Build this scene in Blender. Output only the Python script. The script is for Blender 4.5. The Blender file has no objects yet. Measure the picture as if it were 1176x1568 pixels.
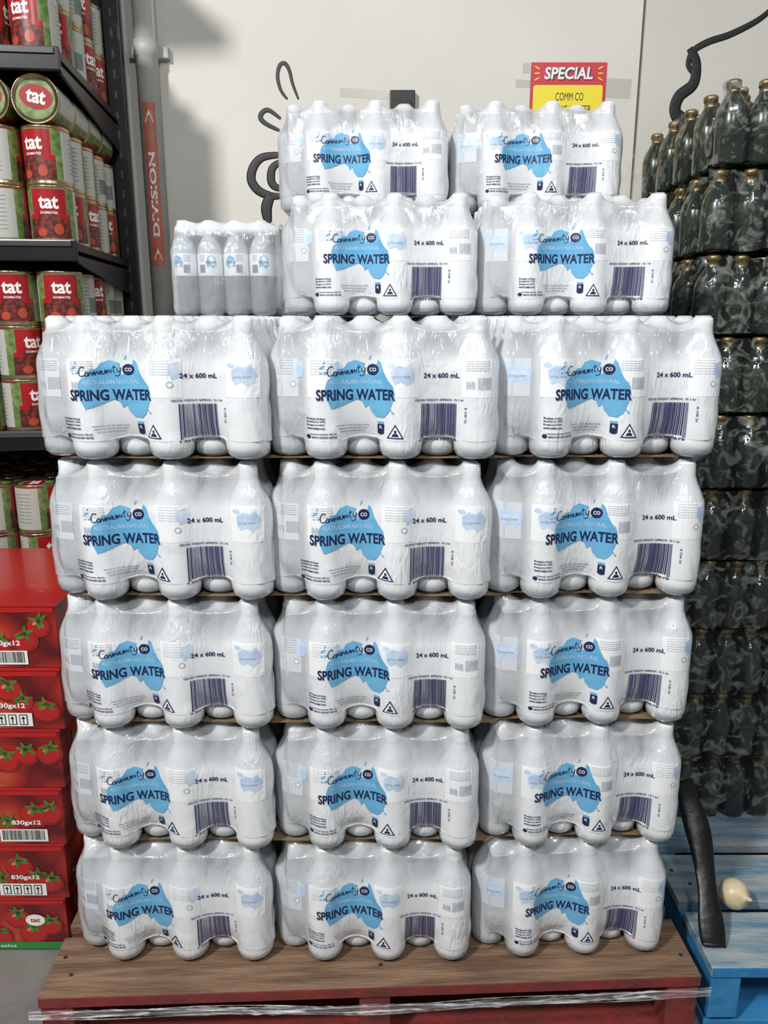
import bpy, bmesh, math, random
import numpy as np
from mathutils import Vector, Matrix, noise
from mathutils.bvhtree import BVHTree
random.seed(7)
scene=bpy.context.scene
try: scene.view_settings.view_transform='Standard'
except Exception: pass
PT=0.145      # pallet top height
CAMH=1.133+PT
P14=math.radians(14)
# ------------------------------------------------------------------ materials
def mat(name,col,rough=.5,metal=0,spec=.5,coat=0,alpha=1,bump=0,bscale=50,noisec=None,nscale=10,stretch=None,astreak=None):
    m=bpy.data.materials.new(name); m.use_nodes=True
    nt=m.node_tree; b=nt.nodes['Principled BSDF']
    b.inputs['Base Color'].default_value=(*col,1)
    b.inputs['Roughness'].default_value=rough
    b.inputs['Metallic'].default_value=metal
    b.inputs['Specular IOR Level'].default_value=spec
    b.inputs['Coat Weight'].default_value=coat
    b.inputs['Alpha'].default_value=alpha
    tc=nt.nodes.new('ShaderNodeTexCoord'); src=tc.outputs['Object']
    if stretch:
        mp=nt.nodes.new('ShaderNodeMapping'); mp.inputs['Scale'].default_value=stretch
        nt.links.new(src,mp.inputs['Vector']); src=mp.outputs['Vector']
    if astreak:
        lo,hi,sc=astreak
        n=nt.nodes.new('ShaderNodeTexNoise'); n.inputs['Scale'].default_value=sc; n.inputs['Detail'].default_value=5; n.inputs['Distortion'].default_value=1.5
        nt.links.new(src,n.inputs['Vector'])
        r=nt.nodes.new('ShaderNodeMapRange'); r.inputs[1].default_value=.50; r.inputs[2].default_value=.68; r.inputs[3].default_value=lo; r.inputs[4].default_value=hi
        nt.links.new(n.outputs['Fac'],r.inputs[0]); nt.links.new(r.outputs[0],b.inputs['Alpha'])
    if noisec is not None:
        n=nt.nodes.new('ShaderNodeTexNoise'); n.inputs['Scale'].default_value=nscale; n.inputs['Detail'].default_value=6
        nt.links.new(src,n.inputs['Vector'])
        r=nt.nodes.new('ShaderNodeValToRGB'); r.color_ramp.elements[0].position=.35; r.color_ramp.elements[1].position=.65
        r.color_ramp.elements[0].color=(*col,1); r.color_ramp.elements[1].color=(*noisec,1)
        nt.links.new(n.outputs['Fac'],r.inputs['Fac']); nt.links.new(r.outputs['Color'],b.inputs['Base Color'])
    if bump:
        n=nt.nodes.new('ShaderNodeTexNoise'); n.inputs['Scale'].default_value=bscale; n.inputs['Detail'].default_value=4
        nt.links.new(src,n.inputs['Vector'])
        bp=nt.nodes.new('ShaderNodeBump'); bp.inputs['Strength'].default_value=bump; bp.inputs['Distance'].default_value=.01
        nt.links.new(n.outputs['Fac'],bp.inputs['Height']); nt.links.new(bp.outputs['Normal'],b.inputs['Normal'])
    return m
def vor_mat(name,c1,c2,c3,scale,rough=.4):
    m=bpy.data.materials.new(name); m.use_nodes=True
    nt=m.node_tree; b=nt.nodes['Principled BSDF']; b.inputs['Roughness'].default_value=rough
    tc=nt.nodes.new('ShaderNodeTexCoord'); v=nt.nodes.new('ShaderNodeTexVoronoi'); v.inputs['Scale'].default_value=scale
    nt.links.new(tc.outputs['Object'],v.inputs['Vector'])
    r=nt.nodes.new('ShaderNodeValToRGB'); e=r.color_ramp.elements
    e[0].position=0; e[0].color=(*c1,1); e[1].position=.75; e[1].color=(*c3,1)
    x=e.new(.42); x.color=(*c2,1)
    nt.links.new(v.outputs['Distance'],r.inputs['Fac']); nt.links.new(r.outputs['Color'],b.inputs['Base Color'])
    return m
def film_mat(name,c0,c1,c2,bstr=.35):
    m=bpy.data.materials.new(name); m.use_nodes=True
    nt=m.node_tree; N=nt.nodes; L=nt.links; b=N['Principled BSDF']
    at=N.new('ShaderNodeAttribute'); at.attribute_name='gap_shade'  # greys the film over voids: see-through shade put into its colour
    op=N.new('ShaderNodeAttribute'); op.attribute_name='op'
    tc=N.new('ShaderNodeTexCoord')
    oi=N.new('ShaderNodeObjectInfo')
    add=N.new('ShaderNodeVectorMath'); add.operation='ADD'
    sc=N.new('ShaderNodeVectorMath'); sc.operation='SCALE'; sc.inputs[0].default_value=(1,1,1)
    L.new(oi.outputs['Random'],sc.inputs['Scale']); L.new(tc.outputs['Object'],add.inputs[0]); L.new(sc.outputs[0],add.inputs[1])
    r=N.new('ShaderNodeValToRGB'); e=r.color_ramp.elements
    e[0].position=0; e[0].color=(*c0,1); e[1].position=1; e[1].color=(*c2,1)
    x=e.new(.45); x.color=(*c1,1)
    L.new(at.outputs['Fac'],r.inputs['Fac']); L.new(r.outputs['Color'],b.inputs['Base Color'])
    L.new(op.outputs['Fac'],b.inputs['Alpha'])
    mp=N.new('ShaderNodeMapping'); mp.inputs['Scale'].default_value=(1,1,.24); mp.inputs['Rotation'].default_value=(0,.22,0)
    L.new(add.outputs[0],mp.inputs['Vector'])
    n=N.new('ShaderNodeTexNoise'); n.inputs['Scale'].default_value=85; n.inputs['Detail'].default_value=3; n.inputs['Distortion'].default_value=1.5
    L.new(mp.outputs['Vector'],n.inputs['Vector'])
    n2=N.new('ShaderNodeTexNoise'); n2.inputs['Scale'].default_value=11; n2.inputs['Detail'].default_value=2
    L.new(add.outputs[0],n2.inputs['Vector'])
    mr=N.new('ShaderNodeMapRange'); mr.inputs[1].default_value=.45; mr.inputs[2].default_value=.68; mr.inputs[3].default_value=.10; mr.inputs[4].default_value=1
    L.new(n2.outputs['Fac'],mr.inputs[0])
    mu=N.new('ShaderNodeMath'); mu.operation='MULTIPLY'; L.new(n.outputs['Fac'],mu.inputs[0]); L.new(mr.outputs[0],mu.inputs[1])
    bp=N.new('ShaderNodeBump'); bp.inputs['Strength'].default_value=bstr; bp.inputs['Distance'].default_value=.006
    L.new(mu.outputs[0],bp.inputs['Height']); L.new(bp.outputs['Normal'],b.inputs['Normal'])
    b.inputs['Roughness'].default_value=.18; b.inputs['Specular IOR Level'].default_value=.9
    b.inputs['Coat Weight'].default_value=1.0; b.inputs['Coat Roughness'].default_value=.06
    return m
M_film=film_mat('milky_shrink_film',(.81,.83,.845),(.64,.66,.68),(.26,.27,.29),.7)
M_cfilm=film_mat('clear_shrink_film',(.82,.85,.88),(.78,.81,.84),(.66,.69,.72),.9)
M_navy=mat('navy_print',(.010,.018,.075),.4)
M_blue=mat('blue_print',(.115,.37,.60),.35,noisec=(.16,.43,.66),nscale=40)
M_lblue=mat('pale_blue_print',(.42,.56,.76),.35,noisec=(.62,.71,.82),nscale=60)
M_wht=mat('white_print',(.84,.855,.865),.25,coat=.4)
M_grey=mat('grey_print',(.36,.39,.45),.4)
M_bc=mat('barcode_navy',(.025,.025,.11),.4)
M_card=mat('cardboard',(.24,.155,.085),.85,noisec=(.17,.11,.06),nscale=30)
# ------------------------------------------------------------------ geometry helpers
COL=scene.collection
def new_obj(name,bm=None,mats=(),smooth=False,mesh=None,parent=None):
    if mesh is None:
        mesh=bpy.data.meshes.new(name); bm.to_mesh(mesh); bm.free()
        for m in mats: mesh.materials.append(m)
        if smooth:
            mesh.polygons.foreach_set('use_smooth',[True]*len(mesh.polygons))
    o=bpy.data.objects.new(name,mesh); COL.objects.link(o)
    if parent: o.parent=parent
    return o
def empty(name,loc=(0,0,0)):
    o=bpy.data.objects.new(name,None); COL.objects.link(o); o.location=loc; o.empty_display_size=.05; return o
def box(bm,c,s,mi=0,rot=None,bev=0):
    r=bmesh.ops.create_cube(bm,size=1); vs=r['verts']
    for v in vs: v.co=Vector((v.co.x*s[0],v.co.y*s[1],v.co.z*s[2]))
    fs=set(f for v in vs for f in v.link_faces)
    for f in fs: f.material_index=mi
    if bev:
        es=list(set(e for v in vs for e in v.link_edges))
        g=bmesh.ops.bevel(bm,geom=es,offset=bev,segments=2,affect='EDGES',profile=.6)
        vs=list(set(v for f in g['faces'] for v in f.verts)|set(v for v in vs if v.is_valid))
        for f in set(f for v in vs for f in v.link_faces): f.material_index=mi
    Mx=Matrix.Translation(c) @ (rot if rot else Matrix.Identity(4))
    for v in vs: v.co=Mx@v.co
    return vs
def lathe(bm,prof,seg=24,c=(0,0,0),mi=0,matf=None,smooth=True,cap=True,M=None):
    rings=[]
    for (r,z) in prof:
        ring=[]
        for i in range(seg):
            a=2*math.pi*i/seg
            co=Vector((c[0]+r*math.sin(a),c[1]-r*math.cos(a),c[2]+z))
            ring.append(bm.verts.new(M@co if M else co))
        rings.append(ring)
    for k in range(len(rings)-1):
        for i in range(seg):
            j=(i+1)%seg
            f=bm.faces.new((rings[k][i],rings[k][j],rings[k+1][j],rings[k+1][i])); f.smooth=smooth
            f.material_index=matf(k,i) if matf else mi
    if cap:
        f=bm.faces.new(list(reversed(rings[0]))); f.material_index=matf(0,-1) if matf else mi
        f=bm.faces.new(rings[-1]); f.material_index=matf(len(rings)-2,-1) if matf else mi
def tube(bm,pts,r,seg=8,mi=0,flat=1.0,closed_caps=True,radii=None):
    pts=[Vector(p) for p in pts]; prev=None
    for k,p in enumerate(pts):
        t=(pts[min(k+1,len(pts)-1)]-pts[max(k-1,0)]).normalized()
        a=Vector((0,1,0)) if abs(t.y)<.9 else Vector((1,0,0))
        u=t.cross(a).normalized(); w=u.cross(t).normalized()
        rr=radii[k] if radii else r
        ring=[bm.verts.new(p+u*(rr*math.cos(2*math.pi*i/seg))+w*(rr*flat*math.sin(2*math.pi*i/seg))) for i in range(seg)]
        if prev:
            for i in range(seg):
                j=(i+1)%seg
                f=bm.faces.new((prev[i],prev[j],ring[j],ring[i])); f.material_index=mi; f.smooth=True
        else:
            f=bm.faces.new(ring); f.material_index=mi
        prev=ring
    f=bm.faces.new(list(reversed(prev))); f.material_index=mi
_tc={}
def text_geo(s,bold,shear):
    k=(s,bold,shear)
    if k in _tc: return _tc[k]
    cu=bpy.data.curves.new('t','FONT'); cu.body=s; cu.size=1; cu.offset=bold; cu.shear=shear; cu.resolution_u=3
    o=bpy.data.objects.new('t',cu); COL.objects.link(o)
    bpy.context.view_layer.update()
    me=o.to_mesh()
    vs=[(v.co.x,v.co.y) for v in me.vertices]; fs=[tuple(p.vertices) for p in me.polygons]
    o.to_mesh_clear(); bpy.data.objects.remove(o); bpy.data.curves.remove(cu)
    xs=[v[0] for v in vs]; ys=[v[1] for v in vs]
    x0,x1,y0,y1=min(xs),max(xs),min(ys),max(ys)
    vs=[((x-x0)/(x1-x0)-.5,(y-y0)/(y1-y0)-.5) for x,y in vs]
    _tc[k]=(vs,fs); return _tc[k]
def add_text(bm,s,cx,cz,w,h,mi,layer=0,bold=.01,shear=0,rot90=False,f3=None):
    vs,fs=text_geo(s,bold,shear)
    bv=[]
    for x,y in vs:
        X,Y=x*w,y*h
        if rot90: X,Y=-Y,X
        co=Vector((cx+X,layer,cz+Y))
        bv.append(bm.verts.new(f3(co) if f3 else co))
    for f in fs:
        try: q=bm.faces.new([bv[i] for i in f]); q.material_index=mi
        except ValueError: pass
def add_rect(bm,x0,x1,z0,z1,mi,layer=0,f3=None):
    q=[Vector((x0,layer,z0)),Vector((x1,layer,z0)),Vector((x1,layer,z1)),Vector((x0,layer,z1))]
    if f3: q=[f3(v) for v in q]
    f=bm.faces.new([bm.verts.new(v) for v in q]); f.material_index=mi
def add_poly(bm,pts,mi,layer=0,f3=None):
    q=[Vector((x,layer,z)) for x,z in pts]
    if f3: q=[f3(v) for v in q]
    f=bm.faces.new([bm.verts.new(v) for v in q]); f.material_index=mi
    bmesh.ops.triangulate(bm,faces=[f])
def ell(cx,cz,a,b,n=20,rot=0):
    out=[]
    for i in range(n):
        t=2*math.pi*i/n; x=a*math.cos(t); z=b*math.sin(t)
        out.append((cx+x*math.cos(rot)-z*math.sin(rot),cz+x*math.sin(rot)+z*math.cos(rot)))
    return out
# ------------------------------------------------------------------ shrink-wrapped pack (membrane relaxed onto 24 bottles)
D=.0655; R=D/2; SX=D*.866; PH=.2265; PDEP=4.5*D
BX=[];BY=[]
for k in range(6):
    for j in range(4):
        BX.append((k-2.5)*SX); BY.append(R+j*D+(0 if k%2==1 else D/2))
BX=np.array(BX);BY=np.array(BY)
pz=np.array([0,.006,.013,.148,.160,.174,.187,.197,.2,.2255]); pr=np.array([.022,.030,R,R,.0312,.0258,.0192,.0158,.0150,.0142])
hx=5*SX/2+R
def lattice():
    nx,ny,nz=76,64,50
    idx={};co=[]
    def vid(i,j,k):
        t=(i,j,k)
        if t not in idx:
            idx[t]=len(co); co.append((-hx+2*hx*i/nx, PDEP*j/ny, PH*k/nz))
        return idx[t]
    F=[]
    for i in range(nx):
        for j in range(ny):
            F.append((vid(i,j,0),vid(i,j+1,0),vid(i+1,j+1,0),vid(i+1,j,0)))
            F.append((vid(i,j,nz),vid(i+1,j,nz),vid(i+1,j+1,nz),vid(i,j+1,nz)))
    for i in range(nx):
        for k in range(nz):
            F.append((vid(i,0,k),vid(i+1,0,k),vid(i+1,0,k+1),vid(i,0,k+1)))
            F.append((vid(i,ny,k),vid(i,ny,k+1),vid(i+1,ny,k+1),vid(i+1,ny,k)))
    for j in range(ny):
        for k in range(nz):
            F.append((vid(0,j,k),vid(0,j,k+1),vid(0,j+1,k+1),vid(0,j+1,k)))
            F.append((vid(nx,j,k),vid(nx,j+1,k),vid(nx,j+1,k+1),vid(nx,j,k+1)))
    return np.array(co),F
P0,FAC=lattice()
Fa=np.array(FAC)
E=np.concatenate([Fa[:,[0,1]],Fa[:,[1,2]],Fa[:,[2,3]],Fa[:,[3,0]]]); E=np.unique(np.sort(E,axis=1),axis=0)
n=len(P0); deg=np.bincount(E.ravel(),minlength=n).astype(float)
nrm=np.zeros((n,3))
nrm[:,0]=np.where(P0[:,0]<-hx+1e-6,-1,np.where(P0[:,0]>hx-1e-6,1,0))
nrm[:,1]=np.where(P0[:,1]<1e-6,-1,np.where(P0[:,1]>PDEP-1e-6,1,0))
nrm[:,2]=np.where(P0[:,2]<1e-6,-1,np.where(P0[:,2]>PH-1e-6,1,0))
nrm/=np.linalg.norm(nrm,axis=1)[:,None]
def collide(P):
    dx=P[:,0][:,None]-BX; dy=P[:,1][:,None]-BY
    d2=dx*dx+dy*dy; a=np.argmin(d2,axis=1); ar=np.arange(len(P))
    rho=np.sqrt(d2[ar,a])+1e-9; r=np.interp(P[:,2],pz,pr)
    pen=r-rho; top=.2258-P[:,2]; bot=P[:,2]
    ins=(pen>0)&(top>0)&(bot>0)
    m=np.minimum(np.minimum(pen,top),bot)
    rad=ins&(m==pen); tp=ins&(m==top)&~rad; bt=ins&~rad&~tp
    s=r/rho
    P[rad,0]=(BX[a]+dx[ar,a]*s)[rad]; P[rad,1]=(BY[a]+dy[ar,a]*s)[rad]
    P[tp,2]=.2258; P[bt,2]=0
    P[:,2]=np.maximum(P[:,2],0)
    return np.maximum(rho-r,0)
smn=lambda a,lo,hi: np.clip((a-lo)/(hi-lo),0,1)
def relax(pm,ptop,pbot,its):
    P=P0.copy(); z=P[:,2]
    press=pm+(ptop-pm)*smn(z,.14,.20)+(pbot-pm)*(1-smn(z,.005,.06))
    for it in range(its):
        S=np.zeros_like(P)
        for c in range(3):
            S[:,c]=np.bincount(E[:,0],weights=P[E[:,1],c],minlength=n)+np.bincount(E[:,1],weights=P[E[:,0],c],minlength=n)
        P=P+.5*(S/deg[:,None]-P)-nrm*press[:,None]
        gapv=collide(P)
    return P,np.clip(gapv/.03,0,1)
PRINTED=relax(.000075,.00009,.00018,260)
CLEAR=relax(.00004,.00004,.00008,200)
BASEN=nrm
AUS=[(505,592),(503,605),(509,618),(513,628),(524,625),(540,618),(552,613),(560,617),(564,627),(570,622),(573,632),(580,641),(592,643),(599,636),(605,620),(609,605),(606,592),(598,582),(592,570),(588,556),(584,551),(580,564),(575,577),(566,575),(560,567),(564,557),(549,552),(538,556),(532,565),(524,566),(518,575),(508,583)]
def decals(shift,seed):
    rnd=random.Random(seed); bm=bmesh.new()
    X=lambda px:(px-590)*.00097+shift
    Z=lambda py:(710-py)*.001
    for ci,cx in enumerate([BX[4],BX[12],BX[20],BX[0]]):
        w=.025 if ci<3 else .018
        add_rect(bm,cx-w,cx+w,.100,.160,2 if ci<3 else 6,-.0000)
        kind=(ci+seed)%3
        if kind==0:
            add_poly(bm,[(cx-.016,.142),(cx-.006,.150),(cx+.006,.147),(cx+.012,.152),(cx+.020,.140),(cx+.018,.124),(cx+.008,.118),(cx,.124),(cx-.010,.120),(cx-.015,.128)],3,-.0002); add_poly(bm,ell(cx-.016,.150,.006,.004,12),3,-.0002)
            add_text(bm,"spring water",cx,.132,.026,.006,4,-.0004)
        elif kind==1:
            for r in range(5): add_text(bm,"NUTRITION INFORMATION"[:rnd.randint(12,20)],cx-.002,.156-r*.0035,.034,.0018,4,-.0003)
            for b in range(11): add_rect(bm,cx-.002+b*.0019,cx-.002+b*.0019+.0009,.112,.131,4,-.0003)
            add_rect(bm,cx-.018,cx-.006,.113,.125,6,-.0003)
            for q in range(5): add_rect(bm,cx-.018+q*.0025,cx-.0168+q*.0025,.113+(q%2)*.003,.125-(q%3)*.002,4,-.0004)
        else:
            for r in range(6): add_text(bm,"product of australia bottled"[:rnd.randint(14,26)],cx-.004,.157-r*.0042,.030,.0019,4,-.0003)
            add_poly(bm,[(cx+.010,.152),(cx+.022,.156),(cx+.027,.146),(cx+.024,.132),(cx+.014,.128),(cx+.009,.138)],3,-.0002)
            add_poly(bm,ell(cx+.010,.120,.005,.005,12),4,-.0002); add_poly(bm,ell(cx+.010,.120,.0035,.0035,12),2,-.0003)
    add_poly(bm,[(X(a),Z(b)) for a,b in AUS],1,-.0006)
    add_poly(bm,[(X(582),Z(649)),(X(593),Z(649)),(X(590),Z(657)),(X(586),Z(658))],1,-.0006)
    for (a,b,r1,r2,ro) in [(500,563,5,1.6,.6),(506,571,4,1.4,.2),(498,572,2,1,0),(503,556,2.5,1,.9),(601,628,4,1.6,-1.0),(606,634,3,1.3,-.8),(597,618,6,2,.9),(572,548,4,1.2,1.2)]:
        add_poly(bm,ell(X(a),Z(b),r1*.001,r2*.001,10,ro),1,-.0006)
    def scr(pts,r):
        pp=[]
        P_=[Vector((a,0,b)) for a,b in pts]; P_=[P_[0]]+P_+[P_[-1]]
        for i in range(1,len(P_)-2):
            for s in range(4):
                t=s/4; a,b,c,d=P_[i-1:i+3]
                pp.append(.5*((2*b)+(c-a)*t+(2*a-5*b+4*c-d)*t*t+(-a+3*b-3*c+d)*t**3))
        pp.append(P_[-2]); prev=None
        for i,p in enumerate(pp):
            t=(pp[min(i+1,len(pp)-1)]-pp[max(i-1,0)]).normalized(); nn=Vector((-t.z,0,t.x))*r
            a=bm.verts.new((p.x+nn.x,-.0009,p.z+nn.z)); b=bm.verts.new((p.x-nn.x,-.0009,p.z-nn.z))
            if prev:
                f=bm.faces.new((prev[0],prev[1],b,a)); f.material_index=0
            prev=(a,b)
    W_=[]
    def L_(dx,pts): W_.append([(X(508+dx+a),Z(577-b)) for a,b in pts])
    L_(0,[(9,14),(4,15),(0,8),(2,1),(8,2)])
    L_(8,[(0,2),(3,7),(6,5),(4,1),(1,2),(3,7)])
    L_(14,[(0,7),(0,1),(3,7),(5,2),(7,8),(8,2)])
    L_(22,[(0,8),(0,2),(3,8),(5,3),(7,9),(8,3)])
    L_(31,[(0,9),(0,4),(3,4),(4,10),(5,5)])
    L_(37,[(0,10),(0,4),(3,10),(4,5)])
    L_(43,[(0,11),(0,6),(1,5)])
    L_(46,[(1,17),(0,7),(3,6)]); L_(46,[(-2,13),(4,14)])
    L_(51,[(0,12),(1,7),(4,8),(5,14),(4,3),(0,0),(-3,2)])
    for w_ in W_: scr(w_,.00062)
    add_poly(bm,ell(X(576),Z(567),.0088,.0088,24),0,-.0009)
    add_text(bm,"CO",X(576),Z(567),.010,.0058,2,-.0012,bold=.02)
    add_text(bm,"AUSTRALIAN NATURAL",X(551),Z(586),.078,.0066,3,-.0009,bold=.0)
    add_text(bm,"SPRING WATER",X(550),Z(606),.116,.0175,0,-.0010,bold=.028)
    add_text(bm,"24 x 600 mL",X(680),Z(576),.052,.0078,0,-.0008,bold=.02)
    add_text(bm,"GROSS WEIGHT APPROX. 15.1 kg",X(677),Z(615),.071,.0044,0,-.0008,bold=.02)
    x=650
    while x<704:
        w=rnd.choice([.7,.7,1.2,1.8]); add_rect(bm,X(x),X(x+w),Z(674 if x>654 and x<700 else 677),Z(620),5,-.0008); x+=w+rnd.choice([.6,.7,1.0])
    add_text(bm,"9 301234 500678",X(676),Z(680),.055,.004,0,-.0008)
    add_text(bm,"FC 4521 B",X(717),Z(638),.024,.003,0,-.0008,rot90=True)
    for r in range(4): add_text(bm,["Product of Aust","Bottled by WPB","Pinegrove NSW","www.water.com"][r],X(489),Z(643+r*5.2),.028,.0034,0,-.0008,bold=.03)
    add_poly(bm,ell(X(477),Z(672),.0035,.0035,10),0,-.0008); 
    add_text(bm,"Consumer enquiries 1800 222",X(500),Z(668),.040,.0030,0,-.0008,bold=.03); add_text(bm,"MARCH 2024 BEST BEFORE",X(502),Z(673),.038,.0030,0,-.0008,bold=.03)
    for r in range(3): add_text(bm,"store in a cool dry place away",X(545),Z(655+r*5),.048-.006*r,.0028,0,-.0008)
    add_rect(bm,X(583),X(593),Z(664),Z(653),0,-.0008); add_poly(bm,ell(X(588),Z(666),.005,.004,12),0,-.0008); add_text(bm,"R",X(588),Z(658),.004,.005,2,-.0011)
    tri=[(597,675),(623,675),(610,652)]
    add_poly(bm,[(X(a),Z(b)) for a,b in tri],0,-.0008)
    add_poly(bm,[(X(600),Z(673.4)),(X(620),Z(673.4)),(X(610),Z(655.8))],2,-.0011)
    add_poly(bm,ell(X(610),Z(664),.002,.0026,10),0,-.0013); add_poly(bm,[(X(604),Z(672)),(X(616),Z(672)),(X(613),Z(667)),(X(607),Z(667))],0,-.0013)
    xx=-.17
    while xx<.175:
        bmesh.ops.bisect_plane(bm,geom=bm.verts[:]+bm.edges[:]+bm.faces[:],plane_co=(xx,0,0),plane_no=(1,0,0)); xx+=.006
    zz=.02
    while zz<.175:
        bmesh.ops.bisect_plane(bm,geom=bm.verts[:]+bm.edges[:]+bm.faces[:],plane_co=(0,0,zz),plane_no=(0,0,1)); zz+=.009
    return bm
M_ghost=mat('ghost_label',(.62,.65,.69),.3)
def make_pack(name,seed,shift,with_decals=True,mats=None,amp=.0014,opmode='printed'):
    BASEP,GAP=(CLEAR if opmode=='clear' else PRINTED)
    Q=BASEP.copy()
    off=seed*3.7
    for i in range(n):
        x,y,z=Q[i]
        w=noise.noise(Vector((x*45+z*14+off,y*45,z*11)))
        w2=noise.noise(Vector((x*9+off,y*9,z*9)))
        edge=1+1.4*max(0,(abs(x)-.11)/.06)
        e=abs(w)*max(0,w2+.3)*edge
        Q[i]+=BASEN[i]*(e*amp*2.6 if not(z<.002 or z>.2255) else 0)
    bm=bmesh.new()
    vs=[bm.verts.new(p) for p in Q]
    for f in FAC:
        q=bm.faces.new([vs[i] for i in f]); q.smooth=True; q.material_index=0
    if with_decals:
        bm.verts.ensure_lookup_table(); bm.normal_update()
        bvh=BVHTree.FromBMesh(bm)
        db=decals(shift,seed)
        mp={}
        for v in db.verts:
            h=bvh.ray_cast(Vector((v.co.x,-.2,v.co.z)),Vector((0,1,0)))
            y=h[0].y if h[0] else 0
            mp[v]=bm.verts.new((v.co.x,y-.0004+v.co.y,v.co.z))
        for f in db.faces:
            try: q=bm.faces.new([mp[v] for v in f.verts])
            except ValueError: continue
            q.material_index=f.material_index+1; q.smooth=False
            q.normal_update()
            if q.normal.y>0: q.normal_flip()
        db.free()
    nv=len(bm.verts)
    me=bpy.data.meshes.new(name); bm.to_mesh(me); bm.free()
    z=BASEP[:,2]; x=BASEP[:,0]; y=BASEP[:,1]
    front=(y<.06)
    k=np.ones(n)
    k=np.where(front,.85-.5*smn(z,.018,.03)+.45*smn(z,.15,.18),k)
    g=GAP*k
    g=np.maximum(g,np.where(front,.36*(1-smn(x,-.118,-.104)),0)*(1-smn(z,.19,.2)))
    g=np.where(front&(z<.014)&(GAP>.1),np.maximum(g,.75),g)  # left column and bottom recesses get extra shade in the film colour
    if opmode=='printed':
        o=np.full(n,.60)
        prt=smn(z,.012,.024)*(1-smn(z,.152,.172))*(1-smn(y,.045,.06))
        prt=prt*(.30+.70*smn(x,-.118,-.104))
        o=o+(.97-o)*prt
        o=np.where(z>.2,.66,o)
    elif opmode=='solid': o=np.full(n,1.0)
    else:
        e1=np.maximum(smn(z,.190,.205),np.maximum(1-smn(y,.004,.030),smn(y,PDEP-.024,PDEP-.004)))
        o=.24+.64*e1
    ga=me.attributes.new('gap_shade','FLOAT','POINT'); oa=me.attributes.new('op','FLOAT','POINT')
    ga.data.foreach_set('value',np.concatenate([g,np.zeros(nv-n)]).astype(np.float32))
    oa.data.foreach_set('value',np.concatenate([o,np.ones(nv-n)]).astype(np.float32))
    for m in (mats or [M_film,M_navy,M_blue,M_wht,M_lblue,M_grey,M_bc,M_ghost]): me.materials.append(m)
    return me
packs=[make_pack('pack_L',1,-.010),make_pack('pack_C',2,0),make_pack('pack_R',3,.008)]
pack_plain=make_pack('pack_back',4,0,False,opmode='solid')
M_bw=mat('water_bottle_plastic',(.15,.18,.20),.08,spec=.8,coat=.6)
M_bt=mat('bottle_shoulder',(.45,.50,.54),.12,spec=.8,coat=.6)
M_cap=mat('bottle_cap_white',(.88,.89,.90),.35)
M_lab=mat('bottle_label',(.70,.73,.75),.35)
M_ibody=mat('bottle_water_body',(.38,.43,.47),.1,coat=.5)
M_ish=mat('bottle_neck_plastic',(.58,.63,.66),.1,coat=.5)
prof=[(.024,.001),(.031,.008),(.0318,.02),(.0305,.028),(.0318,.036),(.0305,.044),(.0318,.052),(.0305,.06),(.0318,.068),(.0318,.095),(.0320,.096),(.0320,.146),(.0312,.147),(.0300,.160),(.0243,.174),(.018,.187),(.0146,.196),(.0138,.199),(.0139,.2),(.0134,.222)]
def mf(k,i):
    if k<=8: return 0
    if k<=11: return 3
    if k<=16: return 1
    return 2
bm=bmesh.new()
for x,y in zip(BX,BY): lathe(bm,prof,18,(x,y,0),matf=mf)
bottle24=bpy.data.meshes.new('bottles24'); bm.to_mesh(bottle24); bm.free()
for m in (M_ibody,M_ish,M_cap,M_lab): bottle24.materials.append(m)
def place(me,x,y,z,rz=0,sz=1,name='water_bottle_pack',bottles=False,sx=1):
    if bottles:
        o=empty(name); new_obj('shrink_film',mesh=me,parent=o); new_obj('bottles',mesh=bottle24,parent=o)
    else: o=new_obj(name,mesh=me)
    o.location=(x,y,z); o.rotation_euler=(0,0,math.radians(rz)); o.scale=(sx,1,sz); return o
ZR=[0,.2327,.465,.694,.922,1.142]
CX=[(-.384,-.021,.341),(-.375,-.014,.346),(-.3685,-.010,.345),(-.3600,-.0075,.3415),(-.3575,-.0030,.3455)]
SXR=(1.04,1.018,1.0)
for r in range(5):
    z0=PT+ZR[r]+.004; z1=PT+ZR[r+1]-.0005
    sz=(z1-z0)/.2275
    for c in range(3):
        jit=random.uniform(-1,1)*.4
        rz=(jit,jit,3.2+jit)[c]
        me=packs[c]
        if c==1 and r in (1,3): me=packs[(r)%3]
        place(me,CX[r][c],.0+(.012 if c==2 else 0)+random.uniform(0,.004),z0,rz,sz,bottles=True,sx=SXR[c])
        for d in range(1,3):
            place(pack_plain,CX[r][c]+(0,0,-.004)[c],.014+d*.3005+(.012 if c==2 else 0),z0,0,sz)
for r in range(5):
    bm=bmesh.new(); nx=60
    zb=PT+ZR[r]+.0014
    x0,x1=CX[r][0]-.135,CX[r][2]+.135
    rows=[]
    for j in (0,1):
        for t in (0,1):
            row=[]
            for i in range(nx+1):
                x=x0+(x1-x0)*i/nx
                y=(.040+.003*math.sin(x*18+r)+(.012 if x>.2 else 0)) if j==0 else .92
                row.append(bm.verts.new((x,y,zb+(.0016 if t else 0))))
            rows.append(row)
    a,b,c,d=rows
    for i in range(nx):
        bm.faces.new((a[i],a[i+1],b[i+1],b[i])); bm.faces.new((b[i],b[i+1],d[i+1],d[i]))
        bm.faces.new((a[i+1],a[i],c[i],c[i+1])); bm.faces.new((c[i+1],c[i],d[i],d[i+1]))
    bm.faces.new((a[0],b[0],d[0],c[0])); bm.faces.new((a[nx],c[nx],d[nx],b[nx]))
    new_obj('cardboard_layer_sheet',bm,[M_card])
sz6=.2095/.2275
z6=PT+1.1425; z7=z6+.2100
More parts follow.
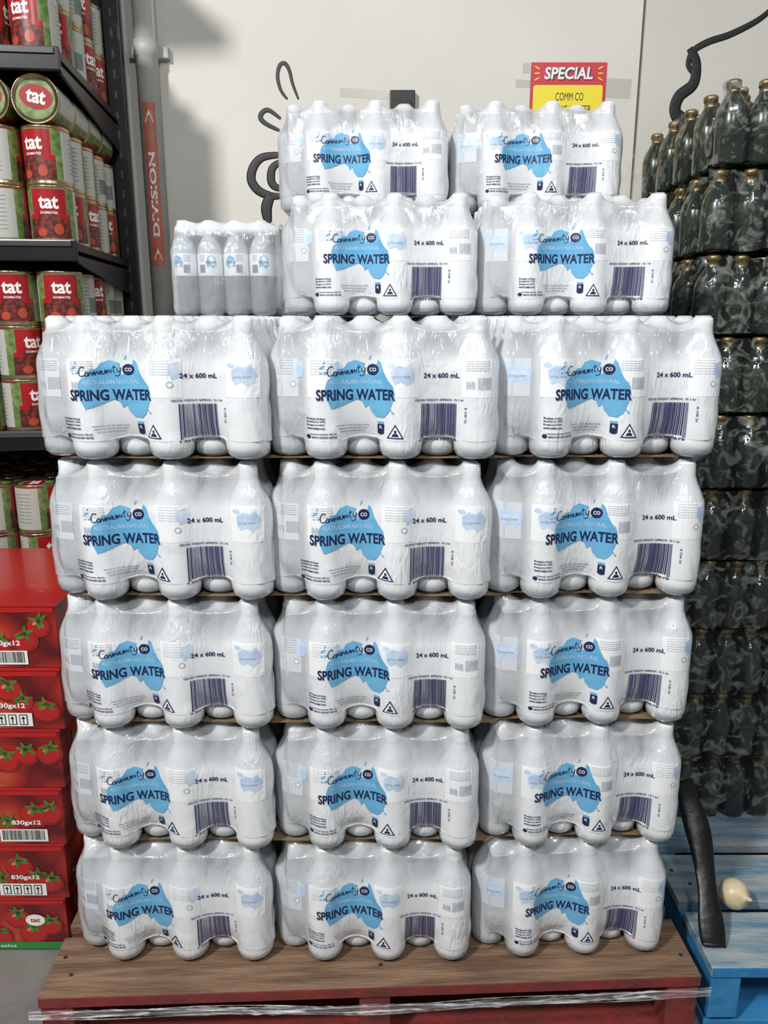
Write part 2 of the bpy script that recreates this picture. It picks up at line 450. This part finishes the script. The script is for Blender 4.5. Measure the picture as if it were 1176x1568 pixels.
place(packs[1],-.009,.27,z6,0,sz6,bottles=True,sx=1.01); place(packs[2],.343,.268,z6,.5,sz6,bottles=True)
place(pack_plain,-.007,.572,z6,0,sz6); place(pack_plain,.345,.574,z6,0,sz6)
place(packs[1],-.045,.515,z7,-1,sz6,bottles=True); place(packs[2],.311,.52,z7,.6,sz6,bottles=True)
# ------------------------------------------------------------------ clear, end-on pack with visible bottles
bm=bmesh.new()
for x,y in zip(BX,BY): lathe(bm,prof,20,(x,y,0),matf=mf)
for idx in range(4):
    cx,cy=BX[idx],BY[idx]
    def wrap(v,cx=cx,cy=cy):
        a=v.x/.0322; return Vector((cx-.0323*math.cos(a)-0, cy-.0323*math.sin(a)+0,v.z))
    q=-1 if idx%2 else 1
    w1=lambda v,w=wrap:w(v)+Vector((-.0003,0,0)); w2=lambda v,w=wrap:w(v)+Vector((-.0006,0,0))
    add_poly(bm,[(q*a,b) for a,b in ((.000,.138),(.010,.143),(.020,.136),(.022,.120),(.014,.112),(.006,.118),(-.002,.114),(-.004,.126))],4,f3=w1)
    add_text(bm,"SPRING WATER",q*.009,.126,.024,.006,5,f3=w2)
    for r in range(4): add_text(bm,"nutrition information"[:13+r*2],-q*.014,.142-r*.004,.018,.002,5,f3=w2)
    for b in range(8): add_rect(bm,-q*.014-.008+b*.002,-q*.014-.008+b*.002+.001,.102,.121,5,f3=w2)
e=empty('water_bottle_pack',(-.218,.828,z6)); e.rotation_euler=(0,0,math.radians(90)); e.scale=(1,.9,sz6)
new_obj('bottles',bm,[M_bw,M_bt,M_cap,M_lab,M_blue,M_navy],parent=e)
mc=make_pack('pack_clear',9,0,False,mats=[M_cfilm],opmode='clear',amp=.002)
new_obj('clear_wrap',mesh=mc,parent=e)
# ------------------------------------------------------------------ pallets
M_wood=mat('worn_pallet_wood',(.12,.068,.040),.75,noisec=(.25,.15,.088),nscale=7,stretch=(1,9,9),bump=.4,bscale=30)
M_red=mat('faded_red_paint',(.24,.028,.025),.65,noisec=(.13,.03,.025),nscale=14,bump=.3)
M_bluep=mat('blue_pallet_paint',(.02,.18,.42),.6,noisec=(.04,.24,.48),nscale=12,bump=.2)
M_bluew=mat('worn_blue_wood',(.36,.40,.40),.7,noisec=(.10,.22,.32),nscale=7,stretch=(1,6,6),bump=.3)
M_nail=mat('rusty_nail',(.06,.045,.04),.6,metal=.6)
def pallet(name,loc,rz,mt,mp):
    bm=bmesh.new(); L=1.165
    ys=[.07,.235,.405,.58,.755,.93,1.095]
    for i,y in enumerate(ys):
        w=.135 if i in (0,6) else .14
        box(bm,(L/2,y,PT-.010),(L,w,.020),0,bev=.002)
        if i==0: box(bm,(L/2,y-w/2-.0008,PT-.0105),(L-.004,.002,.0185),1)
    for x in (.03,L/2,L-.03):
        box(bm,(x,L/2,PT-.020-.0475),(.055,L-.01,.095),1,bev=.003)
    for y in (.06,.3,.58,.86,1.105):
        box(bm,(L/2,y,.0151-.005),(L,.10,.020),1,bev=.002)
    for x in (.03,L/2,L-.03):
        for y in ys:
            for dx in (-.012,.012):
                lathe(bm,[(.004,PT-.001),(.004,PT+.0006)],8,(x+dx,y-.02*dx/abs(dx),0),mi=2)
    o=new_obj(name,bm,[mt,mp,M_nail]); o.location=loc; o.rotation_euler=(0,0,math.radians(rz)); return o
pallet('wooden_pallet',(-.598,-.070,0),2.3,M_wood,M_red)
pallet('blue_wooden_pallet',(.592,-.005,0),0,M_bluew,M_bluep)
# crumpled stretch film ribbon round the pallet front
M_strand=mat('stretch_wrap_film',(.85,.86,.87),.12,coat=1,bump=.9,bscale=60,stretch=(.25,1,1.6),astreak=(.16,.85,45))
bm=bmesh.new(); prev=None
for i in range(261):
    t=i/260; x=-.608+t*1.186; y=-.0795+t*.0468-.002
    s=abs(t-.5)*2
    zc=.118+.004*math.sin(t*9)+.005*s**3
    row=[]
    hh=.0085+.003*noise.noise(Vector((t*9,3,0)))
    for k in range(9):
        q=k/8-.5
        dz=.0015*noise.noise(Vector((t*60,q*3,1))); dy=.0022*abs(noise.noise(Vector((t*70,q*9,5))))+.0006
        row.append(bm.verts.new((x,y-dy,zc+2*hh*q+dz)))
    if prev:
        for k in range(8):
            f=bm.faces.new((prev[k],row[k],row[k+1],prev[k+1])); f.smooth=True
    prev=row
rnd=random.Random(11)
for k in range(4):
    zo=.110+k*.0055; ph=rnd.random()*6; pts=[];rad=[]
    for i in range(130):
        t=i/129; x=-.608+t*1.186; y=-.0795+t*.0468-.0035
        s=abs(t-.5)*2
        pts.append((x,y,zo+.004*math.sin(t*9)+.005*s**3+.0035*math.sin(i*.13+ph)))
        rad.append(.0009*(1+.6*math.sin(i*.37+ph)))
    tube(bm,pts,.001,6,flat=.5,radii=rad)
new_obj('stretch_wrap_strand',bm,[M_strand])
# ------------------------------------------------------------------ room shell
WY=1.22
M_wall=mat('painted_wall',(.62,.60,.545),.6,noisec=(.68,.66,.605),nscale=2.2,bump=.08,bscale=120)
M_wall2=mat('painted_wall_panel',(.58,.56,.505),.6,noisec=(.62,.60,.545),nscale=2.5,bump=.08,bscale=120)
M_seam=mat('panel_seam',(.16,.16,.15),.7)
bm=bmesh.new()
box(bm,((-3+.708)/2,WY+.05,1.9),(3.708,.1,3.8),0); box(bm,((.716+3)/2,WY+.05,1.9),(3-.716,.1,3.8),1)
box(bm,(.712,WY+.06,1.9),(.012,.1,3.8),2)
new_obj('wall_back',bm,[M_wall,M_wall2,M_seam])
M_floor=mat('concrete_floor',(.15,.14,.13),.55,noisec=(.21,.20,.185),nscale=6,bump=.15,bscale=60)
bm=bmesh.new(); box(bm,(0,-1.3,-.05),(6,5.2,.1),0); new_obj('floor',bm,[M_floor])
def wall_pt(px,py,dy=0):
    Xn=(px-588)/1178; v=(py-784)/1178
    d=Vector((Xn,math.cos(P14)-v*math.sin(P14),-math.sin(P14)-v*math.cos(P14)))
    t=(WY-dy+1.15)/d.y
    return Vector((d.x*t,WY-dy,CAMH+d.z*t))
M_black=mat('black_paint',(.006,.006,.006),.5)
def smooth_pts(pts,k=8):
    out=[]; P_=[Vector(p) for p in pts]; P_=[P_[0]]+P_+[P_[-1]]
    for i in range(1,len(P_)-2):
        for s in range(k):
            t=s/k; a,b,c,d=P_[i-1:i+3]
            out.append(.5*((2*b)+(c-a)*t+(2*a-5*b+4*c-d)*t*t+(-a+3*b-3*c+d)*t**3))
    out.append(P_[-2]); return out
bm=bmesh.new()
def stroke(pp,r):
    pts=smooth_pts([wall_pt(a,b,.0005) for a,b in pp]); m=len(pts)
    tube(bm,pts,r,8,flat=.06,radii=[r*(.45+.55*math.sin(math.pi*min(1,max(0,(i+1)/m)))**.6) for i in range(m)])
stroke([(440,152),(430,138),(425,118),(428,101),(436,97),(443,108),(448,128),(457,152)],.0055)
stroke([(428,200),(408,190),(399,181),(402,172),(412,169),(430,182)],.007)
stroke([(430,237),(402,241),(388,256),(385,276),(396,292),(415,300),(432,300)],.013)
stroke([(428,248),(417,258),(415,275),(420,285),(432,290)],.012)
stroke([(415,298),(408,318),(411,342)],.016)
stroke([(1200,-5),(1165,28),(1120,52),(1085,64),(1062,78),(1054,98),(1060,112)],.009)
stroke([(1056,74),(1066,95),(1062,128),(1040,148),(1034,172),(1050,196),(1080,214),(1110,212)],.016)
stroke([(1034,168),(1050,182),(1085,185),(1110,180)],.014)
new_obj('wall_mural',bm,[M_black])
bm=bmesh.new(); a=wall_pt(597,141); b=wall_pt(635,185)
box(bm,((a.x+b.x)/2,WY-.012,(a.z+b.z)/2),(b.x-a.x,.022,a.z-b.z),0,bev=.003)
box(bm,((a.x+b.x)/2,WY-.025,(a.z+b.z)/2-.01),((b.x-a.x)*.7,.006,(a.z-b.z)*.5),0,bev=.002)
new_obj('wall_box',bm,[M_black])
M_tape=mat('clear_tape',(.66,.64,.56),.25,alpha=.3)
bm=bmesh.new()
for (x0,y0,x1,y1) in ((520,136,596,150),(812,96,800,112),(790,122,815,134),(925,120,965,150)):
    a=wall_pt(x0,y0,.0006); b=wall_pt(x1,y1,.0006)
    box(bm,((a.x+b.x)/2,WY-.0008,(a.z+b.z)/2),(abs(b.x-a.x),.001,abs(a.z-b.z)),0,rot=Matrix.Rotation(.05,4,'Y'))
new_obj('tape_strips',bm,[M_tape])
M_sred=mat('sign_red',(.55,.02,.035),.4); M_syel=mat('sign_yellow',(.85,.70,.02),.4); M_swh=mat('sign_white',(.82,.81,.77),.4); M_sblk=mat('sign_black',(.01,.01,.01),.4)
bm=bmesh.new(); sx,szz=.513,1.822; y0=WY-.0035
box(bm,(sx,WY-.002,szz),(.210,.002,.297),0)
pts=[]
for (cx,cz,a0) in ((.09,.0665,0),(-.09,.0665,90),(-.09,-.135,180),(.09,-.135,270)):
    for k in range(5):
        a=math.radians(a0+k*22.5); pts.append((sx+cx+.007*math.cos(a),szz+cz+.018+.007*math.sin(a)))
add_poly(bm,list(reversed(pts)),1,y0)
add_text(bm,"SPECIAL",sx+.003,szz+.119,.135,.031,3,y0-.0004,bold=.05,shear=.12)
add_text(bm,"SPECIAL",sx,szz+.121,.135,.031,2,y0-.0008,bold=.03,shear=.12)
for s in (-1,1):
    for k in range(3): 
        a=(k-1)*.5; add_poly(bm,ell(sx+s*.088,szz+.121+(k-1)*.014,.009,.0018,8,s*a),1,y0-.0004)
add_text(bm,"COMM CO",sx+.005,szz+.062,.078,.020,3,y0-.0006,bold=0)
add_text(bm,"SPRING WATER",sx+.005,szz+.030,.125,.020,3,y0-.0006,bold=0)
add_text(bm,"$9",sx,szz-.05,.10,.09,3,y0-.0006,bold=.03)
new_obj('special_price_sign',bm,[M_sred,M_syel,M_swh,M_sblk])
M_pipe=mat('grey_pvc_pipe',(.44,.43,.40),.45,noisec=(.50,.49,.46),nscale=8); M_pred=mat('faded_red_strip',(.48,.09,.055),.5,noisec=(.42,.16,.10),nscale=30)
bm=bmesh.new()
lathe(bm,[(.030,0),(.030,1.97),(.034,1.972),(.034,2.01),(.030,2.012),(.030,3.8)],24,(-.646,WY-.04,0))
box(bm,(-.646,WY-.012,1.99),(.11,.022,.030),0,bev=.003)
def pw(v):
    a=v.x/.031; return Vector((-.646+.0310*math.sin(a+.12),WY-.04-.0310*math.cos(a+.12),v.z))
for i in range(8): add_rect(bm,-.018+i*.0045,-.018+(i+1)*.0045,CAMH+.152,CAMH+.575,1,f3=pw)
pw2=lambda v: pw(v)+Vector((.0003,-.0009,0))
add_text(bm,"DIVISION",0,CAMH+.34,.22,.018,2,bold=.03,rot90=True,f3=pw2)
for zc in (CAMH+.54,CAMH+.18): add_poly(bm,[(-.012,zc-.014),(.012,zc-.014),(0,zc+.018)],2,f3=pw2)
new_obj('conduit_pipe',bm,[M_pipe,M_pred,M_swh])
# ------------------------------------------------------------------ gondola shelving
M_shelf=mat('black_shelf_steel',(.010,.010,.011),.35,metal=.3); M_lip=mat('shelf_price_rail',(.10,.10,.10),.25,metal=.5)
G=empty('store_shelving_unit',(-.672,.63,0)); G.rotation_euler=(0,0,math.radians(6))
bm=bmesh.new(); SW=.92; SD=.55
levels=[.12,.665,1.030,1.446,1.823,2.30]
for li,z in enumerate(levels):
    box(bm,(-SW/2,SD/2,z-.012),(SW,SD,.018),0,bev=.002)
    box(bm,(-SW/2,-.006,z-.020),(SW,.012,.046),0,bev=.003)
    box(bm,(-SW/2,-.0135,z-.006),(SW-.02,.004,.012),1,bev=.001)
    for x in (-.004,-SW+.004):
        b0=[(x-.003,.0,z-.03),(x-.003,SD,z-.03),(x-.003,SD,z-.10),(x-.003,.0,z-.045)]
        v1=[bm.verts.new(p) for p in b0]; v2=[bm.verts.new((p[0]+.006,p[1],p[2])) for p in b0]
        bm.faces.new(v1); bm.faces.new(v2[::-1])
        for i in range(4): bm.faces.new((v1[i],v2[i],v2[(i+1)%4],v1[(i+1)%4]))
box(bm,(-SW/2,SD-.002,1.3),(SW-.06,.006,2.6),0)
for x in (-.0,-SW):
    box(bm,(x,SD-.015,1.35),(.045,.03,2.7),0,bev=.003)
    for k in range(50): box(bm,(x,SD-.031,.12+k*.05),(.006,.002,.02),1)
    box(bm,(x,SD/2,.05),(.045,SD,.1),0,bev=.003)
new_obj('shelf_frame',bm,[M_shelf,M_lip],parent=G)
M_tin=mat('can_tin_gold',(.42,.33,.19),.25,metal=.9)
M_cred=mat('can_label_red',(.38,.010,.014),.3,noisec=(.28,.008,.012),nscale=30)
M_bean=vor_mat('can_label_tomato',(.28,.05,.03),(.16,.018,.014),(.05,.012,.008),110)
M_cgrn=mat('can_label_green',(.06,.14,.025),.35,noisec=(.24,.28,.11),nscale=60)
M_cwh=mat('can_label_panel',(.42,.43,.39),.4)
M_ctx=mat('can_label_text',(.08,.12,.08),.5)
M_bean2=mat('tomato_slice',(.42,.06,.03),.35)
CR=.0488; CHh=.119
def can_mesh():
    bm=bmesh.new()
    prof=[(.044,.002),(.0492,.0),(.0497,.003),(CR,.006),(CR,.010),(CR,.050),(CR,.060),(CR,.102),(CR,.111),(CR,.113),(.0497,.116),(.0492,.119),(.0462,.119),(.0455,.115),(.030,.114),(.002,.114)]
    seg=40
    def mf(k,i):
        if k<4 or k>8 or i<0: return 0
        a=(i+.5)/seg*360; a=a-360 if a>180 else a
        if abs(a)<52:
            if k==4: return 2
            if k==5: return 1 if abs(a)>30 else 2
            if k==8: return 3
            return 1 if abs(a)<42 else 3
        if abs(a)<74: return 3 if k<7 else (1 if k==8 else 3)
        if k==8: return 1
        return 4
    lathe(bm,prof,seg,matf=mf)
    def wr(rr):
        def g(v):
            a=v.x/CR; return Vector((rr*math.sin(a),-rr*math.cos(a),v.z))
        return g
    add_text(bm,"tat",0,.083,.042,.026,5,bold=.03,f3=wr(CR+.0006))
    add_text(bm,"DOMATES",0,.062,.036,.005,5,bold=.02,f3=wr(CR+.0006))
    add_poly(bm,ell(.018,.028,.010,.012,12),6,f3=wr(CR+.0003)); add_poly(bm,ell(-.018,.022,.011,.009,12),6,f3=wr(CR+.0003))
    for s in (-1,1):
        c=s*115/180*math.pi*CR
        for r in range(9): add_text(bm,"ingredients tomato salt"[:18+r%4],c,.096-r*.0085,.036,.0035,7,bold=.0,f3=wr(CR+.0004))
    c=math.pi*CR*.93
    for b in range(14): add_rect(bm,c-.03+b*.0024,c-.03+b*.0024+.0012,.03,.065,7,f3=wr(CR+.0004))
    add_poly(bm,ell(0,0,.040,.040,28),3,f3=lambda v:Vector((v.x,v.z,.1153)))
    add_poly(bm,ell(0,.004,.034,.024,28),1,f3=lambda v:Vector((v.x,v.z,.1158)))
    add_text(bm,"tat",0,.004,.040,.026,5,bold=.03,f3=lambda v:Vector((v.x,v.z,.1163)))
    me=bpy.data.meshes.new('can'); bm.to_mesh(me); bm.free()
    for m in (M_tin,M_cred,M_bean,M_cgrn,M_cwh,M_swh,M_bean2,M_ctx): me.materials.append(m)
    return me
CAN=can_mesh()
for li,z,layers,lying in ((1,.665,2,False),(2,1.030,3,False),(3,1.446,3,True),(4,1.823,2,False)):
    Pn=empty('canned_tomatoes',(-.672,.63,z-.0025)); Pn.rotation_euler=(0,0,math.radians(6))
    for L in range(layers):
        for c in range(4):
            for r in range(5):
                if lying and L==2 and r>3: continue
                o=new_obj('can',mesh=CAN,parent=Pn)
                x=-.062-.1015*c; y=.058+.1015*r
                if lying and L==2:
                    o.rotation_euler=(math.radians(90),random.uniform(-.5,.5),0)
                    o.location=(x,.005+.122*(r+1),L*CHh+.0498)
                else:
                    o.location=(x,y,L*CHh); 
                    if r==0: base=random.choice([-.35,.1,.3]) if c==0 else random.choice([.9,1.6,.2,2.0])
                    else: base=random.choice([-1.3,-1.7,2.7,.9,1.2,.6,.4])
                    o.rotation_euler=(0,0,base)
# ------------------------------------------------------------------ tomato cartons
M_carton=vor_mat('carton_tomato_print',(.50,.09,.04),(.32,.018,.013),(.10,.006,.008),14,.35)
M_cartred=mat('carton_red',(.42,.010,.010),.3,coat=.3)
M_leaf=mat('carton_leaf',(.04,.13,.015),.4,noisec=(.09,.22,.04),nscale=50)
M_cgr2=mat('carton_green_band',(.03,.22,.05),.4)
M_hl=mat('tomato_print_light',(.62,.20,.10),.35)
M_tomd=mat('tomato_print_dark',(.16,.008,.008),.35,noisec=(.30,.02,.015),nscale=25)
for L in range(6):
    rnd=random.Random(L+3)
    bm=bmesh.new(); W,Dp,H=.40,.36,.1275
    box(bm,(-W/2,Dp/2,H/2),(W,Dp,H-.001),0,bev=.0025)
    box(bm,(-W/2,Dp/2,H-.0022),(W+.003,Dp+.003,.005),1,bev=.001)
    yy=-.0012
    add_rect(bm,-W+.01,-.004,.112,.122,1,yy)
    for k in range(10):
        cx,cz=-.028-k*.037+rnd.uniform(-.010,.010),rnd.uniform(.030,.085); rr=rnd.uniform(.020,.028)
        add_poly(bm,ell(cx,cz,rr*1.1,rr,18),7,yy-.0001-k*.00001)
        add_poly(bm,ell(cx-.002,cz+.002,rr*.95,rr*.85,18),1,yy-.00025-k*.00001)
        add_poly(bm,ell(cx-rr*.3,cz+rr*.35,rr*.28,rr*.15,10,.5),6,yy-.0005)
        for q in range(5):
            an=q*1.256+rnd.random(); add_poly(bm,ell(cx+.009*math.cos(an),cz+rr*.6+.006*math.sin(an),.012,.0036,8,an),2,yy-.0006)
    tx={5:-.10,4:-.10,2:-.075,1:-.085}.get(L)
    if tx is not None:
        add_text(bm,"830gx12",tx,.050,.058,.013,3,yy-.001,bold=.03)
        add_rect(bm,tx-.055,tx+.04,.008,.036,3,yy-.0008)
        if L in (5,2):
            for b in range(34): add_rect(bm,tx-.05+b*.0025,tx-.05+b*.0025+rnd.choice([.0008,.0015]),.012,.034,4,yy-.0014)
        else:
            for b in range(4):
                x=tx-.048+b*.021; add_rect(bm,x,x+.016,.011,.033,4,yy-.0013); add_rect(bm,x+.0018,x+.0142,.0128,.0312,3,yy-.0016)
                add_rect(bm,x+.007,x+.009,.014,.026,4,yy-.002); add_poly(bm,[(x+.004,.024),(x+.012,.024),(x+.008,.030)],4,yy-.002)
    if L==0:
        add_rect(bm,-W+.005,-.004,.004,.022,5,yy-.001); add_poly(bm,ell(-.065,.075,.02,.014,20),3,yy-.001); add_text(bm,"tat",-.065,.075,.02,.009,1,yy-.0015,bold=.02)
        add_text(bm,"domates salca",-.16,.013,.10,.007,3,yy-.0015)
    for k in range(6):
        cy,cz=rnd.uniform(.03,.33),rnd.uniform(.02,.10); an=rnd.random()*6
        add_poly(bm,ell(cy,cz,.018,.006,10,an),2,f3=lambda v:Vector((.0016,v.x,v.z)))
    o=new_obj('tomato_carton',bm,[M_carton,M_cartred,M_leaf,M_swh,M_black,M_cgr2,M_hl,M_tomd])
    o.location=(-.655+.0095*L+rnd.uniform(-.003,.003),.19+rnd.uniform(-.004,.004),.0005+L*.128); o.rotation_euler=(0,0,rnd.uniform(-.01,.01))
# ------------------------------------------------------------------ green bottle stack
M_glass=mat('dark_green_glass',(.003,.009,.005),.10,spec=.7,coat=.5,noisec=(.010,.020,.012),nscale=35,bump=.35,bscale=55)
M_gold=mat('gold_foil_cap',(.25,.18,.08),.4,metal=.8)
M_blab=mat('bottle_back_label',(.008,.018,.011),.25,noisec=(.035,.045,.038),nscale=90)
M_wrap=mat('bottle_pack_wrap',(.40,.42,.38),.12,coat=1,bump=1.0,bscale=45,astreak=(.03,.42,30))
M_dark=mat('dark_slab',(.010,.010,.009),.7)
bp=[(.022,0),(.0290,.004),(.0298,.012),(.0298,.05),(.0300,.0505),(.0300,.090),(.0298,.0905),(.027,.103),(.019,.118),(.0125,.130),(.012,.140),(.0142,.1405),(.0145,.149),(.011,.152)]
def bmf(k,i):
    if k==4 or k==5:return 1
    if k>=9: return 2
    return 0
BS=empty('green_bottle_stack',(.612,.42,PT+.003))
rnd=random.Random(5)
bigs=bmesh.new(); bmc=bmesh.new()
NT=10; TP=.1572
LIFT=(0,0,0,0,0,0,.0,.004,.010,.022)
for t in range(NT):
    tz=t*TP
    lift=LIFT[t]
    for cx in range(9):
        for cy in range(10):
            if 1<cx<8 and cy>2 and t<NT-1: continue
            x=lift+.031+cx*.0600+(.028 if cy%2 else 0)+rnd.uniform(-.0015,.0015); y=.031+cy*.054+rnd.uniform(-.002,.002)
            Mx=Matrix.Translation((x,y,tz+.0025))@Matrix.Rotation(rnd.uniform(-.04,.04),4,'X')@Matrix.Rotation(rnd.uniform(-.04,.04),4,'Y')
            lathe(bigs,bp,14,matf=bmf,M=Mx)
    box(bmc,(.29+lift,.30,tz+.0008),(.50,.50,.0016),0)
    if t<NT-1: box(bmc,(.31+lift,.36,tz+TP/2),(.30,.30,TP*.96),0)  # dark slabs and core put in for the shade inside the stack
new_obj('bottles',bigs,[M_glass,M_blab,M_gold],parent=BS)
new_obj('tier_dark_slabs',bmc,[M_dark],parent=BS)
bm=bmesh.new()
for t in range(NT):
    w,d=.60,.58; per=[]
    lift=LIFT[t]
    NA=60;NB=60
    for i in range(NA): per.append((0,d-d*i/NA,0))
    for i in range(NB): per.append((w*i/NB,0,1))
    prev=None
    for k in range(9):
        z=t*TP+.004+k*.0182
        row=[]
        for (x,y,s) in per:
            nn=noise.noise(Vector((x*22+t,y*22,z*14)))*.005+abs(noise.noise(Vector((x*60,y*60+t,z*18))))*.005
            u=(x if s else y); sc=.004*(1-abs(math.sin(math.pi*u/.060)))
            ins=(0,0,0,0,0,.002,.008,.016,.022)[k]
            if s: row.append(bm.verts.new((x+lift,y-.004-nn+ins+sc,z+nn)))
            else: row.append(bm.verts.new((x+lift-.003-nn+ins+sc,y,z+nn)))
        if prev:
            for i in range(len(per)-1):
                f=bm.faces.new((prev[i],prev[i+1],row[i+1],row[i])); f.smooth=True
        prev=row
new_obj('shrink_wrap',bm,[M_wrap],parent=BS)
# ------------------------------------------------------------------ loose things on the blue pallet
M_on=mat('onion_skin',(.58,.45,.26),.35,noisec=(.68,.58,.40),nscale=20,stretch=(3,3,.6))
bm=bmesh.new()
lathe(bm,[(.003,0),(.012,.002),(.022,.009),(.028,.02),(.0295,.029),(.027,.039),(.020,.048),(.010,.054),(.005,.059),(.0035,.066),(.002,.069)],24)
for i in range(7):
    a=i*.9; tube(bm,[(.002*math.cos(a),.002*math.sin(a),.002),(.007*math.cos(a),.007*math.sin(a),.0005)],.0006,5,mi=1)
o=new_obj('onion',bm,[M_on,M_nail]); o.location=(.678,.16,PT+.0295); o.rotation_euler=(math.radians(70),0,math.radians(25))
M_bp=mat('black_plastic',(.004,.004,.005),.4,bump=.2,bscale=40)
bm=bmesh.new()
pts=smooth_pts([(.612,.040,.152),(.614,.07,.19),(.618,.11,.235),(.620,.16,.29),(.612,.20,.34),(.602,.22,.38)],6)
m=len(pts); tube(bm,pts,.024,14,flat=.35,radii=[.022+.003*math.sin(i*.4) for i in range(m)])
new_obj('black_plastic_strap',bm,[M_bp])
# ------------------------------------------------------------------ lights
def area(name,loc,target,size,power,col=(1,1,1)):
    l=bpy.data.lights.new(name,'AREA'); l.energy=power; l.size=size; l.color=col
    o=bpy.data.objects.new(name,l); COL.objects.link(o); o.location=loc
    o.rotation_euler=(Vector(target)-Vector(loc)).to_track_quat('-Z','Y').to_euler(); return o
area('ceiling_lamp_a',(-1.75,-2.0,3.4),(0,.3,1),.3,128,(1,.99,.975))
area('ceiling_lamp_b',(1.2,-1.6,3.3),(-.1,.2,.9),.25,18,(.97,.99,1))
area('ceiling_lamp_c',(.1,-2.2,3.0),(0,.3,.8),.25,27,(.97,.99,1))
w=bpy.data.worlds.new('World'); scene.world=w; w.use_nodes=True
w.node_tree.nodes['Background'].inputs[0].default_value=(.92,.96,1,1); w.node_tree.nodes['Background'].inputs[1].default_value=.175
# ------------------------------------------------------------------ camera
cd=bpy.data.cameras.new('camera'); co=bpy.data.objects.new('camera',cd); COL.objects.link(co)
cd.sensor_fit='VERTICAL'; cd.sensor_height=24; cd.lens=24*1178/1568
co.location=(0,-1.15,CAMH); co.rotation_euler=(math.radians(76),0,0); cd.clip_start=.02
scene.camera=co
